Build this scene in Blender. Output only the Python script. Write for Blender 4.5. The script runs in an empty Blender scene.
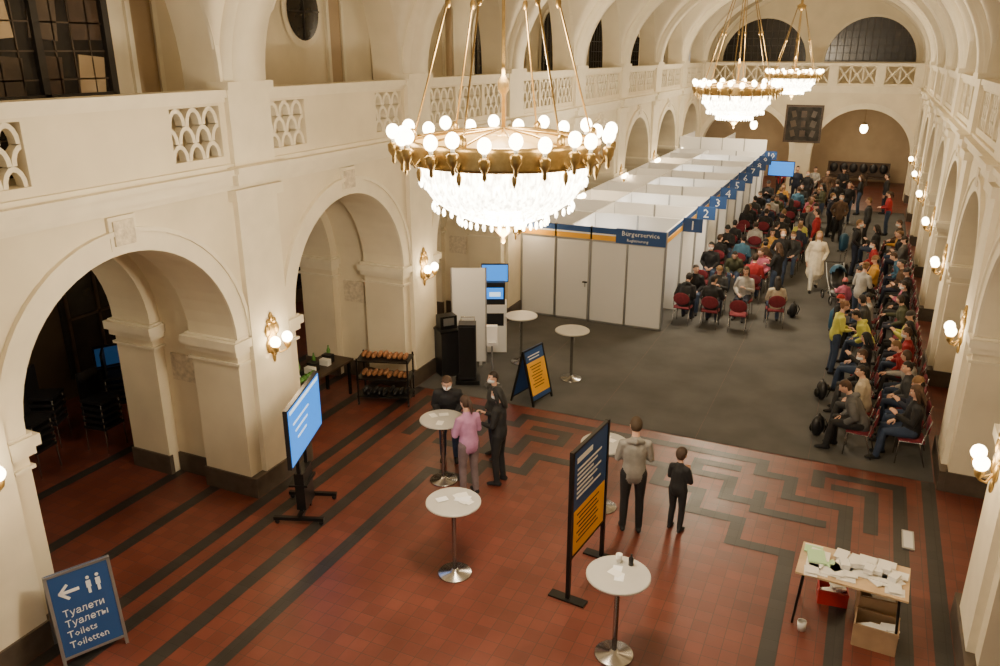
import bpy, math, random
from mathutils import Vector, Matrix
random.seed(7)
COL=bpy.context.collection
# ------------------------------------------------------------------ camera
cam=bpy.data.cameras.new('camera'); co=bpy.data.objects.new('camera',cam); COL.objects.link(co)
co.location=(0,0,6.6); co.rotation_euler=(math.radians(90-19.36),0,math.radians(24.5)); cam.lens=28.8
cam.clip_end=200
bpy.context.scene.camera=co
# ------------------------------------------------------------------ materials
def mat(name,col,rough=.6,metal=0,emit=None,es=0,var=0,scale=8,bump=0,spec=None):
    m=bpy.data.materials.new(name); m.use_nodes=True; nt=m.node_tree; b=nt.nodes['Principled BSDF']
    b.inputs['Base Color'].default_value=(*col,1); b.inputs['Roughness'].default_value=rough; b.inputs['Metallic'].default_value=metal
    if spec is not None: b.inputs['Specular IOR Level'].default_value=spec
    if emit: b.inputs['Emission Color'].default_value=(*emit,1); b.inputs['Emission Strength'].default_value=es
    if var or bump:
        tc=nt.nodes.new('ShaderNodeTexCoord'); n=nt.nodes.new('ShaderNodeTexNoise'); n.inputs['Scale'].default_value=scale; n.inputs['Detail'].default_value=4
        nt.links.new(tc.outputs['Object'],n.inputs['Vector'])
        if var:
            r=nt.nodes.new('ShaderNodeValToRGB')
            r.color_ramp.elements[0].position=.3; r.color_ramp.elements[1].position=.7
            r.color_ramp.elements[0].color=(*[c*(1-var) for c in col],1); r.color_ramp.elements[1].color=(*[min(1,c*(1+var)) for c in col],1)
            nt.links.new(n.outputs['Fac'],r.inputs['Fac']); nt.links.new(r.outputs['Color'],b.inputs['Base Color'])
        if bump:
            bp=nt.nodes.new('ShaderNodeBump'); bp.inputs['Strength'].default_value=bump; bp.inputs['Distance'].default_value=.02
            nt.links.new(n.outputs['Fac'],bp.inputs['Height']); nt.links.new(bp.outputs['Normal'],b.inputs['Normal'])
    return m
def tile_mat(name,c1,c2,mortar,size,rough):
    m=bpy.data.materials.new(name); m.use_nodes=True; nt=m.node_tree; b=nt.nodes['Principled BSDF']
    tc=nt.nodes.new('ShaderNodeTexCoord'); br=nt.nodes.new('ShaderNodeTexBrick'); br.offset=0; br.squash=1
    br.inputs['Scale'].default_value=1; br.inputs['Brick Width'].default_value=size; br.inputs['Row Height'].default_value=size
    br.inputs['Mortar Size'].default_value=.005; br.inputs['Color1'].default_value=(*c1,1); br.inputs['Color2'].default_value=(*c2,1); br.inputs['Mortar'].default_value=(*mortar,1)
    nt.links.new(tc.outputs['Object'],br.inputs['Vector'])
    n=nt.nodes.new('ShaderNodeTexNoise'); n.inputs['Scale'].default_value=1.3; n.inputs['Detail'].default_value=5
    nt.links.new(tc.outputs['Object'],n.inputs['Vector'])
    mx=nt.nodes.new('ShaderNodeMix'); mx.data_type='RGBA'; mx.blend_type='MULTIPLY'; mx.inputs['Factor'].default_value=.6
    r=nt.nodes.new('ShaderNodeValToRGB'); r.color_ramp.elements[0].position=.35; r.color_ramp.elements[1].position=.7
    r.color_ramp.elements[0].color=(.5,.45,.45,1); r.color_ramp.elements[1].color=(1,1,1,1)
    nt.links.new(n.outputs['Fac'],r.inputs['Fac'])
    nt.links.new(br.outputs['Color'],mx.inputs[6]); nt.links.new(r.outputs['Color'],mx.inputs[7]); nt.links.new(mx.outputs[2],b.inputs['Base Color'])
    rr=nt.nodes.new('ShaderNodeMapRange'); rr.inputs[3].default_value=rough-.1; rr.inputs[4].default_value=rough+.15
    nt.links.new(n.outputs['Fac'],rr.inputs[0]); nt.links.new(rr.outputs[0],b.inputs['Roughness'])
    bp=nt.nodes.new('ShaderNodeBump'); bp.inputs['Strength'].default_value=.3; bp.inputs['Distance'].default_value=.004; bp.invert=True
    nt.links.new(br.outputs['Fac'],bp.inputs['Height']); nt.links.new(bp.outputs['Normal'],b.inputs['Normal'])
    return m
PLASTER=mat('plaster_cream',(.76,.68,.51),.85,var=.08,scale=1.2,bump=.15)
VAULT=mat('plaster_vault',(.78,.71,.56),.9,var=.06,scale=.8)
TRIM=mat('plaster_trim',(.80,.73,.57),.8,var=.05,scale=3)
PLINTH=mat('stone_plinth',(.085,.065,.05),.5,var=.2,scale=6)
TILE=tile_mat('terracotta_tile',(.195,.052,.033),(.145,.037,.024),(.09,.038,.028),.2,.38)
DTILE=tile_mat('dark_tile',(.036,.034,.032),(.026,.025,.024),(.016,.014,.013),.2,.42)
CARPET=mat('carpet_grey',(.078,.077,.075),.95,var=.22,scale=1.1,bump=.1)
BRASS=mat('brass',(.36,.25,.10),.36,.9,var=.15,scale=30)
GOLD=mat('gold_ornament',(.45,.31,.11),.38,.85,var=.2,scale=40)
BULB=mat('bulb_glow',(1,.9,.7),.4,emit=(1,.80,.50),es=24)
GLOWBAND=mat('lit_band',(.35,.22,.06),.5,emit=(1,.58,.14),es=1.8)
def crystal():
    m=bpy.data.materials.new('crystal_strands'); m.use_nodes=True; nt=m.node_tree; b=nt.nodes['Principled BSDF']
    tc=nt.nodes.new('ShaderNodeTexCoord'); n=nt.nodes.new('ShaderNodeTexNoise'); n.inputs['Scale'].default_value=30; n.inputs['Detail'].default_value=3
    mp=nt.nodes.new('ShaderNodeMapping'); mp.inputs['Scale'].default_value=(1,1,.35)
    nt.links.new(tc.outputs['Object'],mp.inputs['Vector']); nt.links.new(mp.outputs['Vector'],n.inputs['Vector'])
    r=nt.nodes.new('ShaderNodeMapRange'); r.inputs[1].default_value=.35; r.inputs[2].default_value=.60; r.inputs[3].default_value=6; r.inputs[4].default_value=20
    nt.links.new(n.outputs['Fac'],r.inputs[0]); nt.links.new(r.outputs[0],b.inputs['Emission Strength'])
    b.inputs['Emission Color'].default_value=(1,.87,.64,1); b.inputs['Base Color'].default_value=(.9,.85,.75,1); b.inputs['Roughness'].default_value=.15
    return m
CRYST=crystal()
WGLASS=mat('window_dark_glass',(.025,.022,.02),.2,var=.3,scale=3)
LEAD=mat('window_lead',(.05,.045,.04),.5,.5)
WOODD=mat('dark_wood',(.06,.035,.02),.5,var=.3,scale=5)
WHITE=mat('partition_white',(.92,.92,.91),.5)
WHITE2=mat('partition_grey',(.74,.75,.76),.5)
ALU=mat('aluminium',(.42,.43,.44),.35,.8)
BLUE=mat('sign_blue',(.020,.075,.25),.45)
ORANGE=mat('sign_orange',(.85,.43,.02),.5)
SCREEN=mat('screen_blue',(.01,.06,.2),.3,emit=(.03,.30,1.0),es=1.3)
SCREEND=mat('screen_dim',(.01,.03,.08),.3,emit=(.05,.2,.5),es=.12)
SCREENW=mat('screen_text',(.6,.7,.8),.3,emit=(.65,.85,1.0),es=1.3)
BLACK=mat('black_plastic',(.012,.012,.014),.4)
BLACKM=mat('black_metal',(.02,.02,.02),.35,.6)
PAPER=mat('paper',(.82,.81,.77),.8)
PAPERG=mat('paper_green',(.45,.7,.4),.8)
WTEXT=mat('white_lettering',(.85,.86,.88),.6)
TTOP=mat('table_top_light',(.46,.45,.42),.35,var=.05,scale=4)
CHROME=mat('chrome',(.42,.41,.40),.25,1)
REDF=mat('chair_fabric_red',(.15,.014,.025),.85,var=.2,scale=20)
REDP=mat('red_plastic',(.40,.02,.02),.4)
BLUEP=mat('suitcase_shell_blue',(.03,.10,.18),.4)
CARD=mat('cardboard',(.42,.28,.16),.85,var=.12,scale=5)
WOODL=mat('light_wood',(.58,.42,.25),.5,var=.15,scale=4)
BREAD=mat('bread',(.30,.13,.05),.8,var=.3,scale=20)
GREEN=mat('leaf_green',(.10,.28,.05),.6,var=.3,scale=10)
RELIEF=mat('relief_plaster',(.66,.58,.44),.9,var=.2,scale=14,bump=.8)
PAINTING=mat('painting_dark',(.022,.019,.015),.7,var=.9,scale=3)
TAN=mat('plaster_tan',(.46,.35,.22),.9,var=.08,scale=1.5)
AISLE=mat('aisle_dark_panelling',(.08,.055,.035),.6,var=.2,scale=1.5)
# ------------------------------------------------------------------ mesh builder
class MB:
    def __init__(s): s.v=[];s.f=[];s.m=[];s.sm=[];s.mats=[];s.T=Matrix.Identity(4)
    def mi(s,m):
        if m not in s.mats: s.mats.append(m)
        return s.mats.index(m)
    def add(s,vs,fs,m,smooth=False):
        o=len(s.v); k=s.mi(m)
        for v in vs: s.v.append(tuple(s.T@Vector(v)))
        for f in fs: s.f.append([i+o for i in f]); s.m.append(k); s.sm.append(smooth)
    def box(s,c,d,m,rz=0,R=None):
        x,y,z=d[0]/2,d[1]/2,d[2]/2
        R=R or Matrix.Rotation(rz,4,'Z'); c=Vector(c)
        vs=[c+R@Vector(p) for p in [(-x,-y,-z),(x,-y,-z),(x,y,-z),(-x,y,-z),(-x,-y,z),(x,-y,z),(x,y,z),(-x,y,z)]]
        s.add(vs,[(0,3,2,1),(4,5,6,7),(0,1,5,4),(1,2,6,5),(2,3,7,6),(3,0,4,7)],m)
    def bb(s,x0,x1,y0,y1,z0,z1,m): s.box(((x0+x1)/2,(y0+y1)/2,(z0+z1)/2),(abs(x1-x0),abs(y1-y0),abs(z1-z0)),m)
    def lathe(s,prof,c,m,n=24,smooth=True):
        c=Vector(c); vs=[];fs=[]
        for r,z in prof:
            for i in range(n):
                a=2*math.pi*i/n; vs.append(c+Vector((r*math.cos(a),r*math.sin(a),z)))
        for j in range(len(prof)-1):
            for i in range(n):
                k=(i+1)%n; fs.append((j*n+i,j*n+k,(j+1)*n+k,(j+1)*n+i))
        s.add(vs,fs,m,smooth)
    def tube(s,pts,rads,m,n=8,hint=None,cap=True,smooth=True):
        pts=[Vector(p) for p in pts]; L=len(pts)
        if not isinstance(rads,(list,tuple)): rads=[rads]*L
        rads=[(r,r) if not isinstance(r,tuple) else r for r in rads]
        rings=[]
        def tan(i):
            a=pts[max(0,i-1)];b=pts[min(L-1,i+1)]; t=(b-a); return t.normalized() if t.length>1e-9 else Vector((0,0,1))
        u=Vector(hint) if hint else None
        for i in range(L):
            t=tan(i)
            if u is None: u=Vector((1,0,0)) if abs(t.x)<.9 else Vector((0,1,0))
            base=Vector(hint) if hint else u
            w=base-t*base.dot(t)
            if w.length<1e-4: w=t.orthogonal()
            w.normalize(); u=w; v=t.cross(w); 
            if cap and i==0:
                m0=min(rads[0])
                for k in (1.35,.8,): 
                    off=-t*m0*math.sin(k); sc=math.cos(k)
                    rings.append([pts[0]+off+w*(rads[0][0]*sc*math.cos(a))+v*(rads[0][1]*sc*math.sin(a)) for a in [2*math.pi*j/n for j in range(n)]])
            rings.append([pts[i]+w*(rads[i][0]*math.cos(a))+v*(rads[i][1]*math.sin(a)) for a in [2*math.pi*j/n for j in range(n)]])
            if cap and i==L-1:
                m0=min(rads[i])
                for k in (.8,1.35):
                    off=t*m0*math.sin(k); sc=math.cos(k)
                    rings.append([pts[i]+off+w*(rads[i][0]*sc*math.cos(a))+v*(rads[i][1]*sc*math.sin(a)) for a in [2*math.pi*j/n for j in range(n)]])
        vs=[p for r in rings for p in r]; fs=[]
        for j in range(len(rings)-1):
            for i in range(n):
                k=(i+1)%n; fs.append((j*n+i,j*n+k,(j+1)*n+k,(j+1)*n+i))
        fs.append(list(range(n))[::-1]); q=(len(rings)-1)*n; fs.append([q+i for i in range(n)])
        s.add(vs,fs,m,smooth)
    def ell(s,c,r,m,nu=12,nv=8,R=None,fn=None,keep=None):
        c=Vector(c); vs=[];fs=[]
        if not isinstance(r,(tuple,list)): r=(r,r,r)
        for j in range(nv+1):
            ph=math.pi*j/nv
            for i in range(nu):
                th=2*math.pi*i/nu; d=Vector((math.sin(ph)*math.cos(th),math.sin(ph)*math.sin(th),math.cos(ph)))
                p=Vector((d.x*r[0],d.y*r[1],d.z*r[2]))
                if fn: p=fn(p,d)
                if R: p=R@p
                vs.append(c+p)
        for j in range(nv):
            for i in range(nu):
                if keep:
                    ph=math.pi*(j+.5)/nv; th=2*math.pi*(i+.5)/nu
                    if not keep(Vector((math.sin(ph)*math.cos(th),math.sin(ph)*math.sin(th),math.cos(ph)))): continue
                k=(i+1)%nu; fs.append((j*nu+i,(j+1)*nu+i,(j+1)*nu+k,j*nu+k))
        s.add(vs,fs,m,True)
    def text(s,txt,size,M,m,align='CENTER'):
        cu=bpy.data.curves.new('t','FONT'); cu.body=txt; cu.size=size; cu.align_x=align; cu.resolution_u=1; cu.extrude=.002
        ob=bpy.data.objects.new('t',cu); COL.objects.link(ob); dg=bpy.context.evaluated_depsgraph_get()
        me=bpy.data.meshes.new_from_object(ob.evaluated_get(dg))
        s.add([M@v.co for v in me.vertices],[list(p.vertices) for p in me.polygons],m)
        bpy.data.objects.remove(ob); bpy.data.meshes.remove(me)
    def mesh(s,name):
        me=bpy.data.meshes.new(name); me.from_pydata(s.v,[],s.f)
        for m in s.mats: me.materials.append(m)
        me.polygons.foreach_set('material_index',s.m); me.polygons.foreach_set('use_smooth',s.sm); me.update()
        return me
    def obj(s,name,loc=(0,0,0),rz=0,parent=None):
        return put(name,s.mesh(name),loc,rz,parent)
def put(name,me,loc=(0,0,0),rz=0,parent=None,sc=1):
    o=bpy.data.objects.new(name,me); COL.objects.link(o); o.location=loc; o.rotation_euler=(0,0,rz); o.scale=(sc,sc,sc)
    if parent: o.parent=parent
    return o
def plight(name,loc,power,rad,col,parent=None):
    l=bpy.data.lights.new(name,'POINT'); l.energy=power; l.shadow_soft_size=rad; l.color=col
    o=bpy.data.objects.new(name,l); COL.objects.link(o); o.location=loc
    if parent: o.parent=parent
    return o
# ------------------------------------------------------------------ architecture
XC=-3.15; HW=4.95; PIERS=[9.1+4.7*k for k in range(-2,8)]; YE=PIERS[-1]   # .. 42.0
BAYS=[(PIERS[i]+PIERS[i+1])/2 for i in range(len(PIERS)-1)]
Y0,Y1=-2.5,YE
def arcade(mb,fmap,a0,a1,d0,d1,ops,half,zb,spring,h,ztop,m,n=28):
    """wall with arched openings; fmap(along,depth,z)->xyz"""
    def quad(p): mb.add(p,[(0,1,2,3)],m)
    cuts=[a0]+[x for c in ops for x in (c-half,c+half)]+[a1]
    for i in range(0,len(cuts),2):
        p,q=cuts[i],cuts[i+1]
        if q-p<.001: continue
        for d in (d0,d1): quad([fmap(p,d,zb),fmap(q,d,zb),fmap(q,d,ztop),fmap(p,d,ztop)])
        for a in (p,q): quad([fmap(a,d0,zb),fmap(a,d1,zb),fmap(a,d1,spring),fmap(a,d0,spring)])
    for c in ops:
        pr=[(c-half*math.cos(math.pi*i/n),spring+h*math.sin(math.pi*i/n)) for i in range(n+1)]
        for i in range(n):
            (a,z),(b,w)=pr[i],pr[i+1]
            for d in (d0,d1): quad([fmap(a,d,z),fmap(b,d,w),fmap(b,d,ztop),fmap(a,d,ztop)])
            mb.add([fmap(a,d0,z),fmap(a,d1,z),fmap(b,d1,w),fmap(b,d0,w)],[(0,1,2,3)],m,True)
def ring_band(mb,fmap,c,spring,h0,v0,h1,v1,d0,d1,m,n=28,tail=0):
    P=[];Q=[]
    for i in range(n+1):
        t=math.pi*i/n; P.append((c-h0*math.cos(t),spring+v0*math.sin(t))); Q.append((c-h1*math.cos(t),spring+v1*math.sin(t)))
    for i in range(n):
        a,b,e,f=P[i],P[i+1],Q[i+1],Q[i]
        mb.add([fmap(x,d1,z) for x,z in (a,b,e,f)],[(0,1,2,3)],m)
        mb.add([fmap(f[0],d1,f[1]),fmap(e[0],d1,e[1]),fmap(e[0],d0,e[1]),fmap(f[0],d0,f[1])],[(0,1,2,3)],m,True)
        mb.add([fmap(a[0],d1,a[1]),fmap(b[0],d1,b[1]),fmap(b[0],d0,b[1]),fmap(a[0],d0,a[1])],[(0,1,2,3)],m,True)
HALF=1.675; SPR=2.62; Z5=5.0; ZR=6.12
def panels(k,b):
    a,e=b-1.9,b+1.9
    return [(a,a+.85),(e-.95,e-.08)] if k in(0,1,2) else [(a+.05,a+1.2),(b-.58,b+.58),(e-1.2,e-.05)]
def side(s,name):
    X=lambda d: XC+s*(HW+d)          # d = distance outward from nave face
    fm=lambda a,d,z:(X(d),a,z)
    mb=MB()
    arcade(mb,fm,Y0,Y1+.6,0,.9,BAYS,HALF,0,SPR,HALF,Z5,PLASTER)
    arcade(mb,fm,Y0,Y1+.6,.9,1.7,BAYS,HALF+.2,0,SPR,HALF+.2,Z5,PLASTER)
    arcade(mb,fm,Y0,Y1+.6,1.7,2.5,BAYS,HALF,0,SPR,HALF,Z5,PLASTER)
    mb.bb(X(0),X(2.6),Y0,Y1+.6,Z5-.12,Z5,PLASTER)
    for k,b in enumerate(BAYS):
        zb,zt=Z5+.25,ZR-.2
        cur=b-2.35
        for p,q in panels(k,b):
            mb.bb(X(-.04),X(.2),cur,p,Z5,ZR-.1,PLASTER); cur=q
            mb.bb(X(-.04),X(.2),p,q,Z5,zb,PLASTER); mb.bb(X(-.04),X(.2),p,q,zt,ZR-.1,PLASTER)
        mb.bb(X(-.04),X(.2),cur,b+2.35,Z5,ZR-.1,PLASTER)
    mb.obj('wall_'+name)
    mb=MB()
    for k,b in enumerate(BAYS):
        zb,zt=Z5+.25,ZR-.2
        for p,q in panels(k,b):
            n=3 if q-p<1 else 4; wd=(q-p)/n; r=wd/2; rows=3; hh=(zt-zb)/rows
            for row in range(rows):
                off=(row%2)*r
                for i in range(-1 if off else 0,n):
                    c=p+wd*(i+.5)+off
                    N=8; z0=zb+row*hh
                    for j in range(N):
                        t0,t1=math.pi*j/N,math.pi*(j+1)/N
                        ya=[c-r*math.cos(t) for t in (t0,t1)]
                        if min(ya)<p-.001 or max(ya)>q+.001: continue
                        ri=r-.055
                        o=[(c-r*math.cos(t),z0+hh*math.sin(t)) for t in (t0,t1)]; ii=[(c-ri*math.cos(t),z0+(hh-.055)*math.sin(t)) for t in (t0,t1)]
                        vs=[fm(y,d,z) for d in (.0,.12) for y,z in (o[0],o[1],ii[1],ii[0])]
                        mb.add(vs,[(0,1,2,3),(4,5,6,7),(3,2,6,7),(0,1,5,4)],TRIM)
    mb.obj('trim_balustrade_'+name)
    mb=MB()
    for z0,z1,o in ((4.78,4.86,.06),(4.86,5.0,.14),(5.0,5.08,.22),(5.08,5.14,.1)): mb.bb(X(.0),X(-o),Y0,Y1+.1,z0,z1,TRIM)
    mb.bb(X(.24),X(-.1),Y0,Y1,ZR-.1,ZR,TRIM); mb.bb(X(.24),X(-.06),Y0,Y1,ZR-.16,ZR-.1,TRIM)
    for p in PIERS:
        mb.bb(X(.1),X(-.09),p-.42,p+.42,.0,4.7,TRIM)
        mb.bb(X(.1),X(-.16),p-.5,p+.5,4.62,4.78,TRIM); mb.bb(X(.1),X(-.24),p-.52,p+.52,4.86,5.02,TRIM); mb.bb(X(.1),X(-.3),p-.56,p+.56,5.02,5.1,TRIM)
        mb.bb(X(.2),X(-.12),p-.42,p+.42,5.1,ZR,TRIM)
        mb.bb(X(.2),X(-.18),p-.46,p+.46,ZR,ZR+.1,TRIM)
        for sg in (-1,1):
            for dd0,dd1 in ((-.05,.95),(1.65,2.55)):
                y=p+sg*(4.7/2-HALF)
                mb.bb(X(dd0),X(dd1),y-sg*.22,y+sg*.07,SPR-.26,SPR-.16,TRIM); mb.bb(X(dd0-.04),X(dd1+.04),y-sg*.24,y+sg*.12,SPR-.16,SPR-.03,TRIM); mb.bb(X(dd0),X(dd1),y-sg*.22,y+sg*.06,SPR-.03,SPR,TRIM)
                mb.bb(X(dd0),X(dd1),y-sg*.22,y+sg*.03,SPR-.42,SPR-.38,TRIM)
    for b in BAYS:
        ring_band(mb,fm,b,SPR,HALF,HALF,HALF+.24,HALF+.24,0,-.04,TRIM)
        ring_band(mb,fm,b,SPR,HALF+.24,HALF+.24,HALF+.3,HALF+.3,0,-.07,TRIM)
        mb.bb(X(0),X(-.05),b-.2,b+.2,SPR+HALF+.06,SPR+HALF+.46,TRIM); mb.bb(X(-.05),X(-.075),b-.15,b+.15,SPR+HALF+.11,SPR+HALF+.41,RELIEF)
        for sg in (-1,1):
            y=b+sg*(HALF+.2); mb.bb(X(1.05),X(1.55),y-sg*.03,y+sg*.02,SPR-.95,SPR-.5,RELIEF)
    mb.obj('trim_arcade_'+name)
    mb=MB()
    for p in PIERS:
        mb.bb(X(-.12),X(.02),p-.70,p+.70,0,.34,PLINTH); 
        for sg in (-1,1):
            y=p+sg*(4.7/2-HALF); mb.bb(X(-.03),X(.93),y-sg*.05,y+sg*.03,0,.34,PLINTH)
            mb.bb(X(1.68),X(2.53),y-sg*.05,y+sg*.03,0,.34,PLINTH); mb.bb(X(.93),X(1.68),y-sg*.25,y-sg*.16,0,.34,PLINTH)
    mb.obj('baseboard_'+name)
    mb=MB()
    arcade(mb,fm,Y0,Y1+3.3,.02,.6,BAYS,1.9,Z5,6.2,2.6,9.9,PLASTER)
    mb.obj('wall_upper_'+name)
    mb=MB()
    for b in BAYS: ring_band(mb,fm,b,6.2,1.9,2.6,2.12,2.84,.02,-.05,TRIM)
    mb.obj('trim_upper_'+name)
    mb=MB(); D=1.75
    mb.bb(X(D),X(D+.2),Y0,Y1+3.3,Z5,9.9,PLASTER)
    mb.bb(X(.5),X(D+.1),Y0,Y1+3.3,9.3,9.5,PLASTER)
    mb.obj('wall_gallery_'+name)
    for k,b in enumerate(BAYS):
        mb=MB()
        if s<0 and k==2:
            yc=12.8; zc=7.3
            for r,dd,m in ((.58,.05,TRIM),(.46,.07,WGLASS)):
                vs=[(X(D-dd),yc+r*math.cos(t),zc+r*1.1*math.sin(t)) for t in [2*math.pi*i/32 for i in range(32)]]
                mb.add(vs,[list(range(32))],m)
            mb.box((X(D-.08),yc,zc),(.03,.03,.95),LEAD); mb.box((X(D-.08),yc,zc),(.03,.9,.03),LEAD)
        elif s<0 and k==1:
            y0,y1=5.2,8.38
            mb.bb(X(D),X(D-.06),y0-.08,y1+.08,5.1,8.6,LEAD); mb.bb(X(D-.05),X(D-.08),y0,y1,5.2,8.5,WGLASS)
            for i in range(13): mb.bb(X(D-.07),X(D-.1),y0+(y1-y0)*i/12-.01,y0+(y1-y0)*i/12+.01,5.2,8.5,AISLE)
            for i in range(10): mb.bb(X(D-.07),X(D-.1),y0,y1,5.2+.35*i,5.22+.35*i,AISLE)
            for i in range(5):
                for j in range(3): mb.box((X(D-.09),y0+.4+.62*i,6.3+.7*j),(.02,.34+.06*((i+j)%3),.5),[WOODD,AISLE,TAN][(i*2+j)%3],R=Matrix.Rotation(.1*((i*j)%3-1),4,'X'))
            for i in (0,1,2,3): mb.bb(X(D-.06),X(D-.16),y0+(y1-y0)*i/3-.05,y0+(y1-y0)*i/3+.05,5.2,8.5,LEAD)
            mb.bb(X(D-.06),X(D-.16),y0,y1,6.0,6.08,LEAD)
        else:
            h=.95; n=20; zs=6.9
            for g,dd,m in ((.12,.04,TRIM),(0,.07,WGLASS)):
                pr=[(b-(h+g),5.35-g),(b+(h+g),5.35-g)]+[(b+(h+g)*math.cos(math.pi*i/n),zs+(h+g)*math.sin(math.pi*i/n)) for i in range(n+1)]
                mb.add([(X(D-dd),y,z) for y,z in pr],[list(range(len(pr)))],m)
            for i in range(-3,4): mb.bb(X(D-.06),X(D-.11),b+i*.3-.012,b+i*.3+.012,5.4,zs+math.sqrt(max(0,h*h-(i*.3)**2))-.02,LEAD)
            for i in range(5): mb.bb(X(D-.06),X(D-.11),b-h,b+h,5.55+i*.35,5.57+i*.35,LEAD)
        mb.obj('window_%s_%d'%(name,k))
        mb=MB(); y=b+2.35; h=.2
        pr=[(y-h,5.6),(y+h,5.6)]+[(y+h*math.cos(math.pi*i/12),7.5+h*math.sin(math.pi*i/12)) for i in range(13)]
        mb.add([(X(D-.02),a,z) for a,z in pr],[list(range(len(pr)))],TAN)
        ring_band(mb,fm,y,7.5,h,h,h+.08,h+.08,D,D-.06,TRIM,12)
        for sg in(-1,1): mb.bb(X(D),X(D-.06),y+sg*h,y+sg*(h+.08),5.6,7.5,TRIM)
        mb.obj('trim_niche_%s_%d'%(name,k))
side(-1,'left'); side(1,'right')
# vault
VB=3.4; Z0=6.2
def zc(x,y):
    zb=Z0+VB*math.sqrt(max(0,1-((x-XC)/HW)**2))
    for b in BAYS:
        u=(y-b)/1.9
        if abs(u)<1: return max(zb,Z0+2.6*math.sqrt(1-u*u))
    return zb
mb=MB(); NX=120; ys=[]; y=Y0
while y<YE+3.3: ys.append(y); y+=.07
vs=[];fs=[]
xs=[XC-HW*math.cos(math.pi*i/NX) for i in range(NX+1)]
for y in ys:
    for x in xs: vs.append((x,y,zc(x,y)))
for j in range(len(ys)-1):
    for i in range(NX): a=j*(NX+1)+i; fs.append((a,a+1,a+NX+2,a+NX+1))
mb.add(vs,fs,VAULT,True); mb.obj('ceiling')
mb=MB(); N=48
for p in PIERS+[YE+3.1]:
    for (w,o) in ((.40,.10),(.27,.17)):
        vs=[]
        for i in range(N+1):
            t=math.pi*i/N
            for r,yy in ((-.02,p-w),(o,p-w),(o,p+w),(-.02,p+w)):
                vs.append((XC-(HW-r)*math.cos(t),yy,Z0+(VB-r)*math.sin(t)))
        fs=[]
        for i in range(N):
            for k in range(3): a=i*4+k; fs.append((a,a+1,a+5,a+4))
        mb.add(vs,fs,TRIM,True)
mb.obj('trim_vault_ribs')
# floor
mb=MB(); mb.bb(-14.5,6.5,-2.5,48,-.2,0,TILE); mb.obj('floor')
CZ=.008
mb=MB()
def carp(x0,x1,y0,y1): mb.add([(x0,y0,CZ),(x1,y0,CZ),(x1,y1,CZ),(x0,y1,CZ)],[(0,1,2,3)],CARPET)
for i in range(5):
    w=(2*HW-.28)/5; x0=XC-HW+.14+w*i; carp(x0+.002,x0+w-.002,13.3,38.5)
mb.obj('carpet')
mb=MB(); W=.2; SZ=[.002]
def stripe(pts,w=W):
    for (x0,y0),(x1,y1) in zip(pts,pts[1:]):
        SZ[0]+=.00004; z=SZ[0]
        a0,a1=min(x0,x1)-w/2,max(x0,x1)+w/2; b0,b1=min(y0,y1)-w/2,max(y0,y1)+w/2
        mb.add([(a0,b0,z),(a1,b0,z),(a1,b1,z),(a0,b1,z)],[(0,1,2,3)],DTILE)
for s in (-1,1):
    P=lambda L:[(XC+s*a,b) for a,b in L]
    stripe(P([(4.72,0),(4.72,13.2)])); stripe(P([(4.3,0),(4.3,12.9),(3.1,12.9),(3.1,12.5)]))
    stripe(P([(3.55,0),(3.55,11.9),(2.7,11.9),(2.7,12.5),(2.2,12.5),(2.2,12.9),(0,12.9)]))
    stripe(P([(3.9,12.5),(3.9,11.4)])); stripe(P([(3.9,12.5),(3.4,12.5)]))
    stripe(P([(2.85,0),(2.85,10.3),(2.1,10.3),(2.1,10.9),(1.4,10.9),(1.4,11.5),(.7,11.5),(.7,12.1),(0,12.1)]))
    stripe(P([(3.2,11.3),(2.3,11.3),(2.3,11.8)])); stripe(P([(2.3,11.5),(1.8,11.5),(1.8,12.1),(1.2,12.1),(1.2,12.5),(1.8,12.5)]))
    stripe(P([(5.7,0),(5.7,42)])); stripe(P([(6.6,0),(6.6,42)])); stripe(P([(8.0,0),(8.0,42)]))
mb.obj('floor_stripes')
# aisles
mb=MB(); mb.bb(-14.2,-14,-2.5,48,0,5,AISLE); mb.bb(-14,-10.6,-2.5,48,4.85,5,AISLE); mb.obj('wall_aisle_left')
mb=MB(); mb.bb(6,6.2,-2.5,48,0,5,TAN); mb.bb(4.1,6,-2.5,48,4.85,5,TAN); mb.obj('wall_aisle_right')
for k,b in enumerate(BAYS[:5]):
    mb=MB(); mb.bb(-14,-13.92,b-1.5,b+1.5,.4,3.9,LEAD); mb.bb(-13.92,-13.9,b-1.4,b+1.4,.5,3.8,WGLASS)
    for i in range(5): mb.bb(-13.9,-13.86,b-1.4+.7*i-.03,b-1.4+.7*i+.03,.5,3.8,WOODD)
    for z in (1.6,2.7): mb.bb(-13.9,-13.86,b-1.4,b+1.4,z,z+.05,WOODD)
    mb.obj('window_aisle_%d'%k)
# back walls
mb=MB(); fb=lambda a,d,z:(a,YE+d,z)
arcade(mb,fb,XC-HW,XC+HW,0,.6,[-5.8,-.5],2.15,0,1.95,2.15,Z5,PLASTER)
mb.bb(XC-HW,XC+HW,YE,YE+3.3,Z5-.12,Z5,PLASTER)
mb.bb(XC-HW,XC+HW,YE,YE+.2,Z5,Z5+.22,PLASTER)
mb.obj('wall_back_lower')
mb=MB(); mb.bb(XC-HW-1,XC+HW+1,YE+3.2,YE+3.4,Z5,10,PLASTER); mb.obj('wall_back_upper')
mb=MB(); mb.bb(-14,6,47.8,48,0,5,TAN); mb.bb(-9,3,YE+.6,48,4.6,4.8,TAN); mb.obj('wall_back_room')
mb=MB(); mb.bb(XC-HW,XC+HW,YE-.12,YE,4.8,5.1,TRIM); mb.bb(XC-HW,XC+HW,YE-.08,YE+.24,ZR-.14,ZR,TRIM)
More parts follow.
